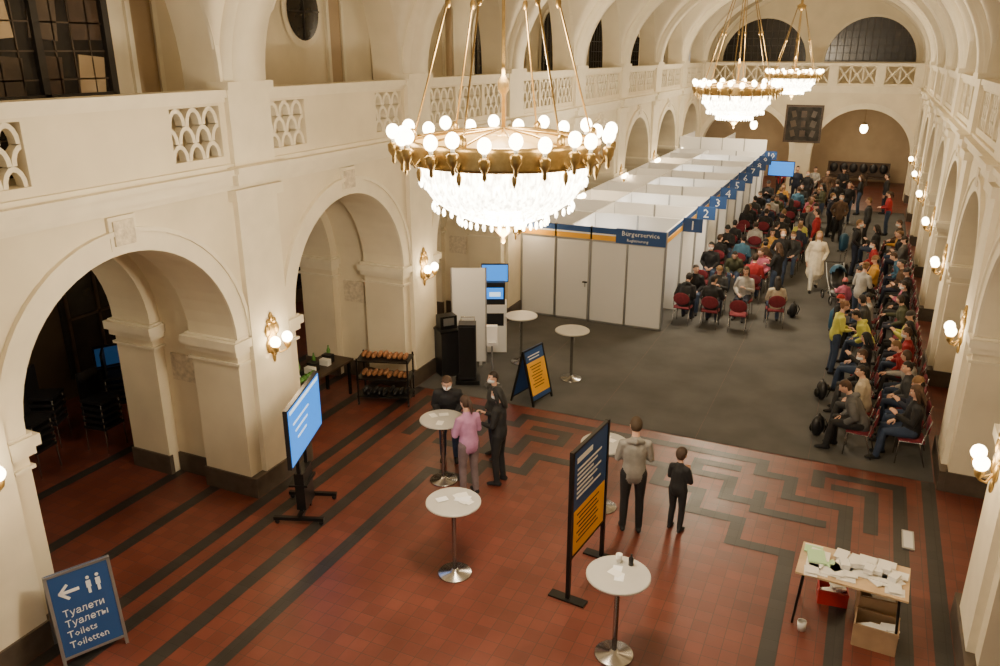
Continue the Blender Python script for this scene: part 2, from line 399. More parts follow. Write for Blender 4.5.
for x in (XC-HW+.3,-6.3,-4.3,-2.1,-.1,XC+HW-.3): mb.bb(x-.2,x+.2,YE-.05,YE+.22,Z5,ZR,TRIM)
for c in (-5.8,-.5): ring_band(mb,fb,c,1.95,2.15,2.15,2.4,2.4,0,-.06,TRIM)
mb.obj('trim_back')
mb=MB()
xs=[XC-HW+.5,-6.5,-6.1,-4.5,-4.1,-2.3,-1.9,-.3,.1,XC+HW-.5]
for i in range(0,10,2):
    a,b=xs[i],xs[i+1]; n=max(1,round((b-a)/.55)); w=(b-a)/n; z0,z1=Z5+.24,ZR-.14
    for j in range(n):
        for u,v in ((0,1),(1,0)):
            mb.tube([(a+(j+u)*w,YE+.08,z0),(a+(j+v)*w,YE+.08,z1)],.04,TRIM,6)
        mb.lathe([(.0,-.05),(.1,-.03),(.1,.03),(0,.05)],(a+(j+.5)*w,YE+.08,(z0+z1)/2),TRIM,8)
        mb.bb(a+j*w-.03,a+j*w+.03,YE+.02,YE+.14,z0,z1,TRIM)
mb.obj('trim_balustrade_back')
for k,c in enumerate((-5.7,-.7)):
    mb=MB(); R=2.05; n=24; yy=YE+3.18; zb=6.15
    for g,dd,m in ((.12,0,TRIM),(0,.03,WGLASS)):
        pr=[(c+(R+g)*math.cos(math.pi*i/n),zb+(R+g)*math.sin(math.pi*i/n)) for i in range(n+1)]
        mb.add([(x,yy-dd,z) for x,z in pr],[list(range(n+1))],m)
    for i in range(-6,7):
        x=i*.31; mb.bb(c+x-.02,c+x+.02,yy-.07,yy-.03,zb,zb+math.sqrt(max(0,R*R-x*x)),LEAD)
    for i in range(5):
        z=.35*i+.05; w=math.sqrt(R*R-z*z); mb.bb(c-w,c+w,yy-.07,yy-.03,zb+z-.015,zb+z+.015,LEAD)
    mb.obj('window_back_%d'%k)
mb=MB(); mb.box((-3.15,YE-.06,3.35),(1.7,.08,1.75),WOODD); mb.box((-3.15,YE-.11,3.35),(1.5,.04,1.55),PAINTING)
for i in range(9): mb.box((-3.6+.45*(i%3),YE-.135,2.9+.45*(i//3)),(.2+.05*(i%2),.01,.3),[AISLE,WOODD,PLINTH][(i*4)%3],R=Matrix.Rotation(.3*(i%3-1),4,'Y'))
mb.obj('framed_painting')
# ------------------------------------------------------------------ chandeliers
def chandelier():
    mb=MB(); R=.9
    mb.lathe([(R-.02,-.11),(R+.02,-.1),(R+.03,-.07),(R+.01,0),(R+.03,.07),(R+.02,.1),(R-.02,.11)],(0,0,0),BRASS,48)
    mb.lathe([(R-.04,.1),(R-.04,-.1)],(0,0,0),GLOWBAND,48)
    mb.lathe([(R-.05,-.02),(.5,.10),(.06,.13)],(0,0,0),GLOWBAND,48)
    for i in range(12):
        a=2*math.pi*i/12; mb.tube([(R*math.cos(a),R*math.sin(a),.1),(.45*math.cos(a),.45*math.sin(a),.17),(0,0,.2)],.012,BRASS,5)
    n=24
    for i in range(n):
        a=2*math.pi*i/n; c,s=math.cos(a),math.sin(a); big=i%2==0
        r=R+.14 if big else R+.09; z=.02 if big else -.02
        mb.tube([(c*R,s*R,-.02),(c*(R+.07),s*(R+.07),-.09),(c*r,s*r,z)],.013,BRASS,6)
        mb.lathe([(.005,-.14),(.02,-.12),(.018,-.07),(.05,-.02),(.055,.04),(.03,.06)],(c*r,s*r,z),BRASS,10)
        mb.lathe([(.018,.04),(.02,.12)],(c*r,s*r,z),PAPER,8)
        mb.ell((c*r,s*r,z+.16),(.062,.062,.07),BULB,10,8)
        if big:
            mb.lathe([(.004,-.13),(.022,-.08),(.026,-.04),(.01,0)],(c*(R+.03),s*(R+.03),-.1),BRASS,8)
    prof=[(.80,-.06),(.79,-.22),(.74,-.36),(.66,-.48),(.52,-.58),(.34,-.66),(.12,-.72)]
    nn=72; vs=[];fs=[]
    for r,z in prof:
        for i in range(nn):
            a=2*math.pi*i/nn; q=r*(1+(.03 if i%2 else -.01)); vs.append((q*math.cos(a),q*math.sin(a),z+(.02 if i%2 else 0)))
    for j in range(len(prof)-1):
        for i in range(nn):
            k=(i+1)%nn; fs.append((j*nn+i,j*nn+k,(j+1)*nn+k,(j+1)*nn+i))
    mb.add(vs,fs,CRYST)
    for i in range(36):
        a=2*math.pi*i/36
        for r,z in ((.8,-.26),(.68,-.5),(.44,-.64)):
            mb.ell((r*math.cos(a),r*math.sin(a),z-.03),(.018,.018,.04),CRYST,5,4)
    mb.lathe([(.0,-.92),(.03,-.89),(.02,-.85),(.07,-.80),(.13,-.74),(.14,-.70),(.05,-.66)],(0,0,0),BRASS,16)
    mb.lathe([(.02,-.5),(.02,.5),(.055,.55),(.055,.62),(.016,.68),(.016,2.35),(.09,2.4),(.16,2.5),(.18,2.56),(.05,2.64),(.03,3.84),(.12,3.86)],(0,0,0),BRASS,14)
    for i in range(6):
        a=2*math.pi*(i+.5)/6; c,s=math.cos(a),math.sin(a)
        mb.tube([(c*.86,s*.86,.08),(c*.16,s*.16,2.5)],.010,BRASS,6)
        mb.ell((c*.86,s*.86,.14),(.045,.045,.07),BRASS,8,6)
        mb.ell((c*.5,s*.5,1.3),(.028,.028,.05),BRASS,8,6)
    return mb.mesh('chandelier')
CH=chandelier()
WARM=(1,.81,.57)
for y in (7.1,21.0,35.0):
    o=put('chandelier',CH,(-3.2,y,5.72))
    plight('chandelier_lamp',(0,0,-1.15),480,.35,WARM,o)
    plight('chandelier_lamp',(0,0,.75),330,.3,WARM,o)
def pendant():
    mb=MB()
    mb.lathe([(.01,1.6),(.01,.3),(.1,.28),(.12,.2),(.05,.15)],(0,0,0),BRASS,12)
    mb.ell((0,0,0),(.18,.18,.24),BULB,16,12)
    return mb.mesh('pendant')
PM=pendant()
for x,y in ((-.5,44.8),(-5.8,44.8)):
    o=put('pendant_lamp',PM,(x,y,3.0)); plight('pendant_bulb',(0,0,-.5),45,.2,WARM,o)
for y in (6.8,16.1,26.8):
    o=put('pendant_lamp',PM,(-12.3,y,3.25)); plight('pendant_bulb',(0,0,-.5),8,.2,WARM,o)
def sconce():
    mb=MB()
    mb.ell((0,0,.05),(.03,.11,.28),GOLD,14,10)
    for s in (-1,1):
        mb.ell((0.01,s*.10,.18),(.03,.06,.10),GOLD,10,8); mb.ell((0.01,s*.10,-.06),(.03,.05,.11),GOLD,10,8)
        mb.ell((0.01,s*.06,.32),(.03,.05,.05),GOLD,10,8)
        mb.tube([(.02,0,-.12),(.08,s*.07,-.2),(.16,s*.13,-.15),(.17,s*.14,-.08)],.014,GOLD,6)
        mb.lathe([(.01,-.1),(.045,-.06),(.06,0),(.05,.02)],(.17,s*.14,-.04),GOLD,10)
        mb.ell((.17,s*.14,.05),(.082,.082,.088),BULB,12,10)
    mb.ell((.01,0,.39),(.025,.04,.08),GOLD,8,6); mb.ell((.01,0,-.27),(.025,.03,.08),GOLD,8,6)
    return mb.mesh('sconce')
SM=sconce()
for k,p in enumerate(PIERS[1:-1]):
    for s in (-1,1):
        if s==1 and k==0: continue
        o=put('wall_sconce',SM,(XC+s*(HW-.10),p+(.1 if s>0 else 0),2.40),0 if s<0 else math.pi)
        plight('sconce_bulb',(.34,0,.05),20,.08,(1,.70,.40),o)
# ------------------------------------------------------------------ booths
PX0,PX1,PY=-7.98,-4.2,18.9
mb=MB(); n=4; w=(PX1-PX0)/n
for i in range(n):
    x0=PX0+i*w; mb.bb(x0+.03,x0+w-.03,PY-.02,PY+.02,.05,2.14,WHITE2); 
for i in range(n+1): mb.bb(PX0+i*w-.025,PX0+i*w+.025,PY-.03,PY+.03,.01,2.5,ALU)
mb.bb(PX0,PX1,PY-.03,PY+.03,.01,.05,ALU); mb.bb(PX0,PX1,PY-.035,PY+.035,2.12,2.17,ALU)
xs=PX1-1.25
mb.bb(PX0,xs,PY-.03,PY+.03,2.17,2.30,ORANGE); mb.bb(PX0,xs,PY-.03,PY+.03,2.30,2.34,WHITE); mb.bb(PX0,xs,PY-.03,PY+.03,2.34,2.48,BLUE)
mb.bb(xs,PX1,PY-.04,PY+.04,2.14,2.5,BLUE)
RT=Matrix.Rotation(math.pi/2,4,'X')
mb.text('Bürgerservice',.17,Matrix.Translation((xs+.62,PY-.045,2.34))@RT,WTEXT); mb.text('Registrierung',.1,Matrix.Translation((xs+.55,PY-.045,2.2))@RT,WTEXT)
dx=PX0+2*w
mb.bb(dx-w+.05,dx-.05,PY-.035,PY-.02,.06,2.08,WHITE2); mb.bb(dx-w+.035,dx-w+.05,PY-.04,PY-.02,.05,2.1,ALU); mb.bb(dx-.05,dx-.035,PY-.04,PY-.02,.05,2.1,ALU)
mb.box((dx-.12,PY-.06,1.05),(.12,.04,.03),BLACKM); mb.box((dx-.12,PY-.045,1.0),(.03,.02,.16),ALU)
mb.obj('partition_wall_front')
def booth():
    mb=MB(); L=1.8
    for a in (0,-1.2):
        mb.bb(a-1.17,a-.03,L-.018,L+.018,.04,2.46,WHITE)
    for a in (0,-1.2,-2.4): mb.bb(a-.025,a+.025,L-.025,L+.025,.01,2.5,ALU)
    mb.bb(-2.4,0,L-.022,L+.022,2.46,2.5,WHITE)
    mb.bb(-2.42,-2.38,.05,L-.03,.04,2.5,WHITE)
    mb.bb(-3.74,-3.70,.05,L-.03,.04,2.5,WHITE)
    mb.bb(-3.70,-2.4,L-.02,L+.02,.04,2.5,WHITE)
    mb.bb(-.04,.0,.05,L-.03,2.2,2.5,WHITE)
    mb.bb(.0,.01,.05,L-.03,2.36,2.49,BLUE); mb.bb(.0,.01,.05,L-.03,2.22,2.33,ORANGE)
    mb.bb(-1.35,-.65,.15,L-.15,.72,.75,WHITE); mb.bb(-1.3,-.7,.18,.22,.01,.72,ALU); mb.bb(-1.3,-.7,L-.22,L-.18,.01,.72,ALU)
    mb.box((-1.1,L/2+.35,1.0),(.03,.5,.32),BLACK); mb.box((-1.1,L/2+.35,.8),(.04,.05,.14),BLACK); mb.box((-1.1,L/2+.35,.76),(.2,.24,.015),BLACK)
    mb.box((-.9,L/2-.3,.76),(.3,.21,.01),PAPER)
    return mb.mesh('exhibition_booth')
BM=booth()
for i in range(10):
    y0=PY+1.8*i; o=put('exhibition_booth',BM,(PX1,y0,0))
    if i%2==0: plight('booth_fill_light',(-1.9,.9,2.1),26,.15,(1,.93,.82),o)  # added fill light to whiten the booth interiors, no fixture behind it
    mb=MB(); mb.box((.27,1.72,2.38),(.5,.03,.36),BLUE); mb.box((0,1.72,2.38),(.05,.05,.1),ALU)
    mb.text(str(i+1),.34,Matrix.Translation((.27,1.70,2.26))@RT,WTEXT)
    mb.obj('number_sign',parent=o)
mb=MB()
for i in range(4):
    x0=-7.95+i*.95; mb.bb(x0,x0+.92,37.1,37.14,.01,3.0,WHITE); mb.bb(x0-.03,x0,37.08,37.16,.01,3.0,ALU)
for j in range(2): mb.bb(-7.9+j*1.9,-7.86+j*1.9,37.2,40,.01,3.0,WHITE)
mb.obj('partition_wall_rear')
# ------------------------------------------------------------------ furniture
def bistro():
    mb=MB()
    mb.lathe([(0,1.075),(.345,1.075),(.36,1.083),(.36,1.097),(.35,1.105),(0,1.105)],(0,0,0),TTOP,40,False)
    mb.lathe([(.03,.03),(.03,1.0),(.09,1.04),(.1,1.075)],(0,0,0),CHROME,16)
    mb.lathe([(0,0),(.225,0),(.23,.01),(.22,.022),(.06,.035),(.045,.07),(.03,.075)],(0,0,0),CHROME,32)
    return mb.mesh('bistro_table')
BT=bistro()
def scatter(mb,n,rx,ry,z,mats,s=.15):
    for i in range(n):
        a=random.random()*6.28; q=random.random()**.5; mb.box((q*rx*math.cos(a),q*ry*math.sin(a),z+.002+.0022*i),(s*.7,s,.002),random.choice(mats),random.random()*3)
TB=[(-1.92,7.4,0),(-4.31,8.0,0),(-5.62,10.12,0),(-3.02,10.4,0),(-6.54,15.49,CZ),(-5.18,15.02,CZ)]
for i,(x,y,z) in enumerate(TB):
    o=put('bistro_table',BT,(x,y,z))
    if i<4:
        mb=MB(); scatter(mb,[3,8,3,2][i],.2,.2,1.106,[PAPER,PAPER,WTEXT]); mb.obj('leaflets',parent=o)
mb=MB(); mb.lathe([(0,0),(.03,0),(.038,.1),(.034,.1),(.027,.005)],(0,0,0),PAPER,14); mb.obj('paper_cup',(-1.98,7.62,1.106))
mb=MB(); mb.lathe([(0,0),(.03,0),(.03,.09),(.012,.11),(.012,.14),(0,.14)],(0,0,0),BLACK,14); mb.obj('sanitizer_bottle',(-1.84,7.62,1.106))
mb=MB()
mb.bb(-.61,.61,-.35,.35,.725,.75,WOODL); 
for sx in (-1,1):
    for sy in (-1,1): mb.tube([(sx*.52,sy*.28,.725),(sx*.57,sy*.31,.0)],.016,BLACKM,8)
    mb.tube([(sx*.52,-.28,.69),(sx*.52,.28,.69)],.014,BLACKM,6)
t=mb.obj('folding_table',(.49,9.12,0),math.radians(-3))
mb=MB()
for i in range(44):
    mb.box((random.uniform(-.5,.5),random.uniform(-.27,.27),.753+.0035*(i%9)),(.15,.21,.003+.01*(i%3==0)),PAPERG if i in(7,30) else PAPER,random.choice([0,.1,-.15,1.5,1.6,.8]))
for i in range(7): mb.box((-.1+.09*i,-.02+.05*(i%3),.81+.02*(i%2)),(.1,.14,.06),PAPER,random.uniform(-.4,.4))
mb.box((-.42,.02,.785),(.2,.28,.03),PAPERG,.2)
mb.obj('leaflets',parent=t)
def crate(name,loc,d,m,rz,fill):
    mb=MB(); x,y,z=d; t=.015
    mb.bb(-x/2,x/2,-y/2,y/2,0,t,m)
    for s in (-1,1):
        mb.bb(s*x/2-t/2,s*x/2+t/2,-y/2,y/2,0,z,m); mb.bb(-x/2,x/2,s*y/2-t/2,s*y/2+t/2,0,z,m)
    mb.bb(-x/2-.01,x/2+.01,-y/2-.01,-y/2+.015,z-.03,z,m); mb.bb(-x/2-.01,x/2+.01,y/2-.015,y/2+.01,z-.03,z,m)
    for i in range(8): mb.box((random.uniform(-x/3,x/3),random.uniform(-y/4,y/4),z*.55+.012*i),(x*.4,y*.4,.012),fill,random.random()*.6)
    return mb.obj(name,loc,rz)
crate('plastic_crate',(.32,9.5,0),(.34,.26,.2),REDP,.1,PAPER)
crate('cardboard_box',(.82,8.88,0),(.46,.34,.30),CARD,-.05,PAPER)
crate('cardboard_box',(.82,9.30,0),(.42,.34,.42),CARD,.06,PAPER)
mb=MB(); mb.lathe([(0,0),(.045,0),(.055,.12),(.05,.12)],(0,0,0),PAPER,12); mb.obj('paper_cup',(.02,8.75,0))
mb=MB(); mb.box((0,0,.012),(.16,.5,.024),ALU); mb.box((0,0,.026),(.12,.44,.004),WHITE2); mb.obj('floor_hatch_plate',(1.24,11.35,0))
RX=lambda a:Matrix.Rotation(a,4,'X')
def aboard(name,w,h,m,loc,rz,lay,frame=ALU):
    mb=MB(); tilt=math.radians(14)
    for sg in (1,-1):
        M=Matrix.Rotation(0 if sg>0 else math.pi,4,'Z')@Matrix.Translation((0,-h*math.sin(tilt),0))@RX(-tilt)
        mb.T=M
        if sg>0 or m is not None: mb.box((0,0,h/2+.06),(w,.02,h-.08),m or BLUE)
        for s in (-1,1): mb.box((s*w/2,0,h/2),(.035,.035,h),frame)
        mb.box((0,0,h),(w+.035,.035,.035),frame); mb.box((0,0,.1),(w,.03,.03),frame)
        if sg>0: lay(mb)
    mb.T=Matrix.Identity(4)
    return mb.obj(name,loc,rz)
def lay_toilet(mb):
    T=lambda x,z:Matrix.Translation((x,-.013,z))@RT
    for i,t in enumerate(('Туалети','Туалеты','Toilets','Toiletten')): mb.text(t,.112,T(-.24,.57-.125*i),WTEXT,'LEFT')
    mb.box((-.12,-.016,.85),(.2,.006,.035),WTEXT)
    for s in (-1,1): mb.box((-.18,-.016,.85+s*.04),(.13,.006,.03),WTEXT,R=Matrix.Rotation(s*-.75,4,'Y'))
    for x in (.08,.18):
        mb.ell((x,-.016,.935),(.02,.004,.02),WTEXT,10,6); mb.box((x,-.016,.86),(.05,.006,.08),WTEXT); mb.box((x,-.016,.79),(.03,.006,.08),WTEXT)
aboard('toilet_sign_board',.66,1.08,BLUE,(-7.60,5.02,0),math.atan2(.56,.28),lay_toilet)
def lay_info(mb):
    mb.box((0,-.014,.96),(.6,.006,.16),BLUE); mb.box((0,-.014,.54),(.6,.006,.66),ORANGE)
    for i in range(2): mb.box((-.03,-.018,.99-.055*i),(.4-.05*(i%2),.003,.02),WTEXT)
    for i in range(8): mb.box((-.03,-.018,.78-.06*i),(.38-.06*(i%3),.003,.016),BLACK)
aboard('info_sign_board',.66,1.12,BLUE,(-5.55,13.72,CZ),math.radians(78),lay_info,BLACKM)
mb=MB()
mb.box((0,0,1.34),(1.0,.03,1.46),BLUE); mb.box((0,-.017,.93),(.94,.006,.62),ORANGE)
mb.box((0,.017,.93),(.94,.006,.62),ORANGE)
for s in (-1,1):
    mb.box((s*.53,0,1.06),(.05,.05,2.08),BLACKM); mb.box((s*.53,0,.012),(.14,.5,.024),BLACKM)
mb.box((0,0,2.08),(1.06,.045,.03),BLACKM); mb.box((0,0,.6),(1.06,.045,.03),BLACKM)
mb.box((-.2,-.02,1.93),(.45,.004,.07),WTEXT)
for i in range(7): mb.box((-.05-.06*(i%3),-.02,1.80-.065*i),(.72-.12*(i%3),.004,.026),WTEXT)
for i in range(7): mb.box((-.05,-.022,1.16-.065*i),(.66-.12*(i%2),.004,.02),BLACK)
mb.obj('poster_stand',(-2.69,8.64,0),math.radians(84))
mb=MB()
mb.box((0,0,1.56),(1.48,.06,.90),BLACK); mb.box((0,-.034,1.56),(1.43,.006,.84),SCREEN)
mb.box((0,-.038,1.93),(1.3,.003,.05),SCREENW)
for i in range(3): mb.box((-.2,-.039,1.72-.13*i),(.7-.15*i,.003,.028),SCREENW)
for s in (-1,1): mb.box((s*.18,.08,.75),(.05,.05,1.5),BLACKM)
mb.box((0,.07,1.5),(.5,.04,.35),BLACKM); mb.box((0,.1,.55),(.44,.28,.03),BLACKM)
for s in (-1,1):
    mb.box((s*.36,.08,.1),(.06,.75,.05),BLACKM)
    for q in (-.33,.33): mb.ell((s*.36,.08+q,.04),(.02,.04,.04),BLACK,8,6)
mb.box((0,.08,.1),(.72,.08,.05),BLACKM); mb.box((0,.08,.45),(.42,.14,.6),BLACKM)
mb.obj('display_trolley',(-7.0,8.45,0),math.atan2(1.34,-.5))
mb=MB(); mb.box((0,0,1.75),(1.1,.05,.66),BLACK); mb.box((0,-.028,1.75),(1.04,.006,.6),SCREEN); mb.box((0,.03,.75),(.06,.06,1.46),BLACKM); mb.box((0,0,.02),(.7,.5,.04),BLACKM)
mb.obj('display_stand',(-3.5,37.5,CZ))
mb=MB()
mb.bb(-.27,.27,-.22,.22,0,1.15,WHITE); mb.box((0,-.05,1.4),(.46,.3,.55),BLACK); mb.box((0,-.205,1.42),(.38,.01,.26),SCREEN); mb.box((0,-.21,1.40),(.25,.01,.1),SCREENW)
mb.box((0,0,1.85),(.62,.07,.42),BLACK); mb.box((0,-.04,1.85),(.58,.01,.38),SCREEN); mb.box((0,-.225,.8),(.4,.01,.3),BLACK); mb.box((0,.05,1.66),(.08,.06,.3),BLACKM)
mb.obj('self_service_kiosk',(-7.42,16.0,CZ),math.radians(25))
mb=MB(); mb.box((0,0,1.12),(.72,.05,2.15),WHITE2); 
for s in (-1,1): mb.box((s*.25,0,.025),(.06,.5,.05),ALU); mb.box((s*.375,0,1.1),(.03,.06,2.2),ALU)
mb.obj('white_display_board',(-7.56,14.95,CZ),math.radians(24))
mb=MB(); mb.box((0,0,.72),(.36,.3,1.2),BLACK); mb.box((0,-.16,.72),(.32,.01,1.1),BLACKM)
mb.box((0,0,.06),(.5,.42,.08),BLACKM)
for s in (-1,1):
    for q in (-1,1): mb.ell((s*.2,q*.17,.03),(.02,.03,.03),BLACK,8,6)
mb.tube([(-.14,.16,1.3),(-.14,.2,1.38),(.14,.2,1.38),(.14,.16,1.3)],.012,CHROME,6)
mb.obj('loudspeaker_cabinet',(-7.1,13.95,CZ),math.radians(24))
mb=MB(); mb.lathe([(0,0),(.17,0),(.17,.015),(.03,.03),(.02,.05),(.02,.95)],(0,0,0),ALU,20); mb.box((0,-.03,1.12),(.22,.13,.42),WHITE); mb.box((0,-.12,1.0),(.16,.12,.02),WHITE2)
mb.obj('sanitizer_stand',(-6.56,14.0,CZ),math.radians(24))
mb=MB()
for z in (.18,.55,.92):
    mb.box((0,0,z),(1.05,.5,.025),BLACKM)
    for k in range(9): mb.ell((-.42+.105*k,random.uniform(-.1,.1),z+.06),(.05,.16,.055),BREAD if z>.3 else BLACK,8,6)
for sx in (-1,1):
    for sy in (-1,1): mb.box((sx*.5,sy*.25,.52),(.03,.03,.92),BLACKM); mb.ell((sx*.5,sy*.25,.04),(.02,.04,.04),BLACK,8,6)
mb.obj('catering_trolley',(-8.15,12.42,0),math.radians(18))
mb=MB(); mb.bb(-.9,.9,-.35,.35,.72,.76,WOODD)
for sx in (-1,1):
    for sy in (-1,1): mb.box((sx*.82,sy*.28,.36),(.05,.05,.72),BLACKM)
for k in range(10):
    x=-.75+.16*k
    if k%3==0: mb.lathe([(.03,.0),(.04,.18),(.015,.24),(.015,.28)],(x,.1,.76),GREEN,10)
    elif k%3==1: mb.box((x,-.05,.82),(.12,.2,.12),PAPER)
    else: mb.box((x,0,.84),(.14,.2,.16),BLACK)
for k in range(5): mb.ell((-.6+.1*k,-.2,.82),(.06,.06,.06),GREEN,8,6)
mb.obj('catering_table',(-9.3,11.6,0),math.radians(90))
mb=MB(); mb.bb(-.22,.22,-.22,.22,0,1.0,BLACK); mb.bb(-.25,.25,-.25,.25,1.0,1.04,BLACKM); mb.bb(-.19,.19,-.1,.16,1.04,1.32,BLACKM); mb.bb(-.12,.12,-.11,-.1,1.12,1.28,ALU)
mb.obj('coffee_machine',(-7.72,14.22,CZ),math.radians(50))
mb=MB()
mb.bb(-.3,.3,-1.4,1.4,0,2.3,WOODD)
for i in range(4): mb.bb(.3,.33,-1.35+.7*i,-.75+.7*i,.1,2.2,BLACK)
mb.obj('wooden_cabinet',(-13.4,5.6,0))
def stack():
    mb=MB()
    for k in range(5):
        z=.45+.12*k; mb.box((0,0,z),(.45,.45,.05),BLACK); mb.box((-.2,0,z+.35),(.04,.42,.3),BLACK)
    for sx in (-1,1):
        for sy in (-1,1): mb.tube([(sx*.2,sy*.2,.9),(sx*.22,sy*.22,0)],.012,CHROME,6)
    return mb.mesh('chair_stack')
ST=stack()
for x,y,r in ((-11.9,7.6,.2),(-12.6,8.4,.5),(-11.6,8.7,.1),(-12.5,7.0,.1),(-12.2,9.6,.8)): put('chair_stack',ST,(x,y,0),r)
mb=MB(); mb.box((0,0,1.0),(.06,.7,.42),BLACK); mb.box((.035,0,1.0),(.01,.64,.36),SCREEND); mb.box((0,0,.4),(.3,.8,.8),BLACKM); mb.obj('aisle_monitor',(-13.0,10.2,0),-.5)
mb=MB(); mb.bb(-1.5,1.5,-.3,.3,.38,.46,WOODD); mb.bb(-1.5,1.5,.25,.33,.46,1.15,WOODD)
for i in range(4): mb.bb(-1.5+i*.97,-1.42+i*.97,-.3,.3,0,.65,WOODD)
for i in range(6): mb.ell((-1.2+.48*i,.22,.85),(.2,.05,.25),BLACK,8,6)
mb.obj('wooden_bench',(-.5,46.2,0))
# ------------------------------------------------------------------ chairs, luggage
def chair():
    mb=MB()   # faces +Y
    mb.ell((0,0,.44),(.235,.23,.035),REDF,16,8); mb.box((0,0,.435),(.4,.4,.03),REDF)
    for s in (-1,1):
        mb.tube([(s*.2,.2,.0),(s*.2,.18,.42),(s*.2,-.16,.42),(s*.2,-.2,.66),(s*.19,-.25,.84)],.012,CHROME,6)
        mb.tube([(s*.2,-.12,.42),(s*.2,-.25,0)],.012,CHROME,6)
    mb.ell((0,-.235,.70),(.215,.03,.16),REDF,16,8)
    mb.tube([(-.2,.18,.415),(.2,.18,.415)],.011,CHROME,6)
    return mb.mesh('conference_chair')
CHM=chair()
def backpack():
    mb=MB(); mb.ell((0,0,.2),(.15,.10,.21),BLACK,14,10,fn=lambda p,d:Vector((p.x,p.y,max(p.z,-.195)))); mb.ell((0,.09,.14),(.10,.05,.10),BLACKM,10,8)
    for s in (-1,1): mb.tube([(s*.07,-.08,.34),(s*.08,-.14,.24),(s*.07,-.09,.08)],.012,BLACKM,6)
    mb.tube([(-.03,0,.40),(0,0,.44),(.03,0,.40)],.009,BLACKM,6)
    return mb.mesh('backpack')
BP=backpack()
for x,y,r in ((-.2,14.35,1),(-.25,16.1,2),(-.05,22.3,.5),(-1.3,21.4,1.2)): put('backpack',BP,(x,y,CZ),r)
def suitcase(m):
    mb=MB(); mb.tube([(0,0,.12),(0,0,.33),(0,0,.54)],[(.19,.11),(.2,.12),(.19,.11)],m,12,hint=(1,0,0))
    for i in (-2,-1,0,1,2): mb.tube([(i*.06,-.118+.004*abs(i)**2,.12),(i*.06,-.122+.004*abs(i)**2,.54)],.008,m,5)
    for s in (-1,1):
        mb.tube([(s*.08,.07,.6),(s*.08,.07,.98)],.009,CHROME,6)
        for q in (-1,1): mb.ell((s*.14,q*.07,.03),(.02,.03,.03),BLACK,8,6)
    mb.tube([(-.1,.07,.98),(.1,.07,.98)],.014,BLACK,6)
    return mb.mesh('suitcase')
S1=suitcase(BLUEP); S2=suitcase(BLACK)
for x,y,r,m in ((-.2,20.6,.3,S1),(-.3,25.4,.8,S2),(-.9,33.1,.2,S2),(-.45,29.9,1,S1)): put('suitcase',m,(x,y,CZ),r)
mb=MB()   # pushchair, faces +Y
for s in (-1,1):
    mb.tube([(s*.24,-.45,1.02),(s*.24,-.2,.62),(s*.24,.38,.14)],.013,ALU,6); mb.tube([(s*.24,.05,.42),(s*.24,-.34,.14)],.012,ALU,6)
    for yy in (.38,-.34):
        pts=[(s*.26,yy+.12*math.cos(a),.125+.12*math.sin(a)) for a in [2*math.pi*i/14 for i in range(15)]]; mb.tube(pts,.016,BLACK,6,cap=False)
        mb.ell((s*.26,yy,.125),(.02,.04,.04),ALU,8,6)
mb.tube([(-.24,-.45,1.02),(.24,-.45,1.02)],.018,BLACK,6)
mb.tube([(0,.22,.44),(0,.0,.42),(0,-.12,.55),(0,-.22,.85)],[(.18,.04),(.19,.06),(.19,.06),(.18,.04)],BLACK,12,hint=(1,0,0))
mb.ell((0,-.10,.80),(.22,.26,.24),BLUEP,16,12,keep=lambda d:d.z>.05 and d.y<.55)
mb.tube([(0,-.2,.2),(0,.15,.2)],[(.18,.07),(.16,.06)],BLACK,10,hint=(1,0,0))
mb.obj('pushchair',(-.35,23.4,CZ),math.radians(200))
# ------------------------------------------------------------------ people
SL=[mat('slot_%d'%i,(.5,.5,.5)) for i in range(8)]  # 0 skin 1 hair 2 top 3 bottom 4 shoe 5 eye 6 mask 7 lips
def hand(mb,w,d,nrm,thumb,curl=.45,m=None):
    d=Vector(d).normalized(); n=Vector(nrm); n=(n-d*n.dot(d)).normalized(); sd=n.cross(d)
    if sd.dot(Vector(thumb))<0: sd=-sd
    w=Vector(w); m=m or SL[0]
    mb.tube([w-d*.01,w+d*.03,w+d*.085],[(.024,.017),(.036,.016),(.038,.013)],m,8,hint=sd)
    for k,(off,L) in enumerate(((.028,.072),(.009,.080),(-.010,.075),(-.028,.060))):
        p=w+d*.085+sd*off; pts=[p-d*.015,p]; a=curl*.6
        for q in (.45,.32,.27):
            dd=d*math.cos(a)+n*math.sin(a); p=p+dd*(L*q); pts.append(p); a+=curl
        mb.tube(pts,[.009,.0095,.009,.008,.007],m,6,hint=sd)
    p=w+d*.025+sd*.028; dd=(d*.7+sd*.6+n*.35).normalized(); d2=(d*.9+sd*.2+n*.4).normalized()
    mb.tube([p-dd*.01,p+dd*.035,p+dd*.035+d2*.03,p+dd*.035+d2*.052],[.012,.0115,.010,.008],m,6)
ARMS={'down':((.245,-.03,.18),(.25,.05,-.07),(0,.12,-1)),
 'fwd':((.230,.04,.18),(.12,.26,.17),(-.45,1,.05)),
 'phone':((.22,.05,.17),(.08,.27,.26),(-.45,.6,.55)),
 'lap':((.24,.02,.18),(.12,.25,.10),(-.6,.8,-.1)),
 'pocket':((.27,-.08,.19),(.19,.09,.02),(-.3,.5,-.8)),
 'out':((.25,.10,.22),(.27,.36,.26),(0,1,.1))}
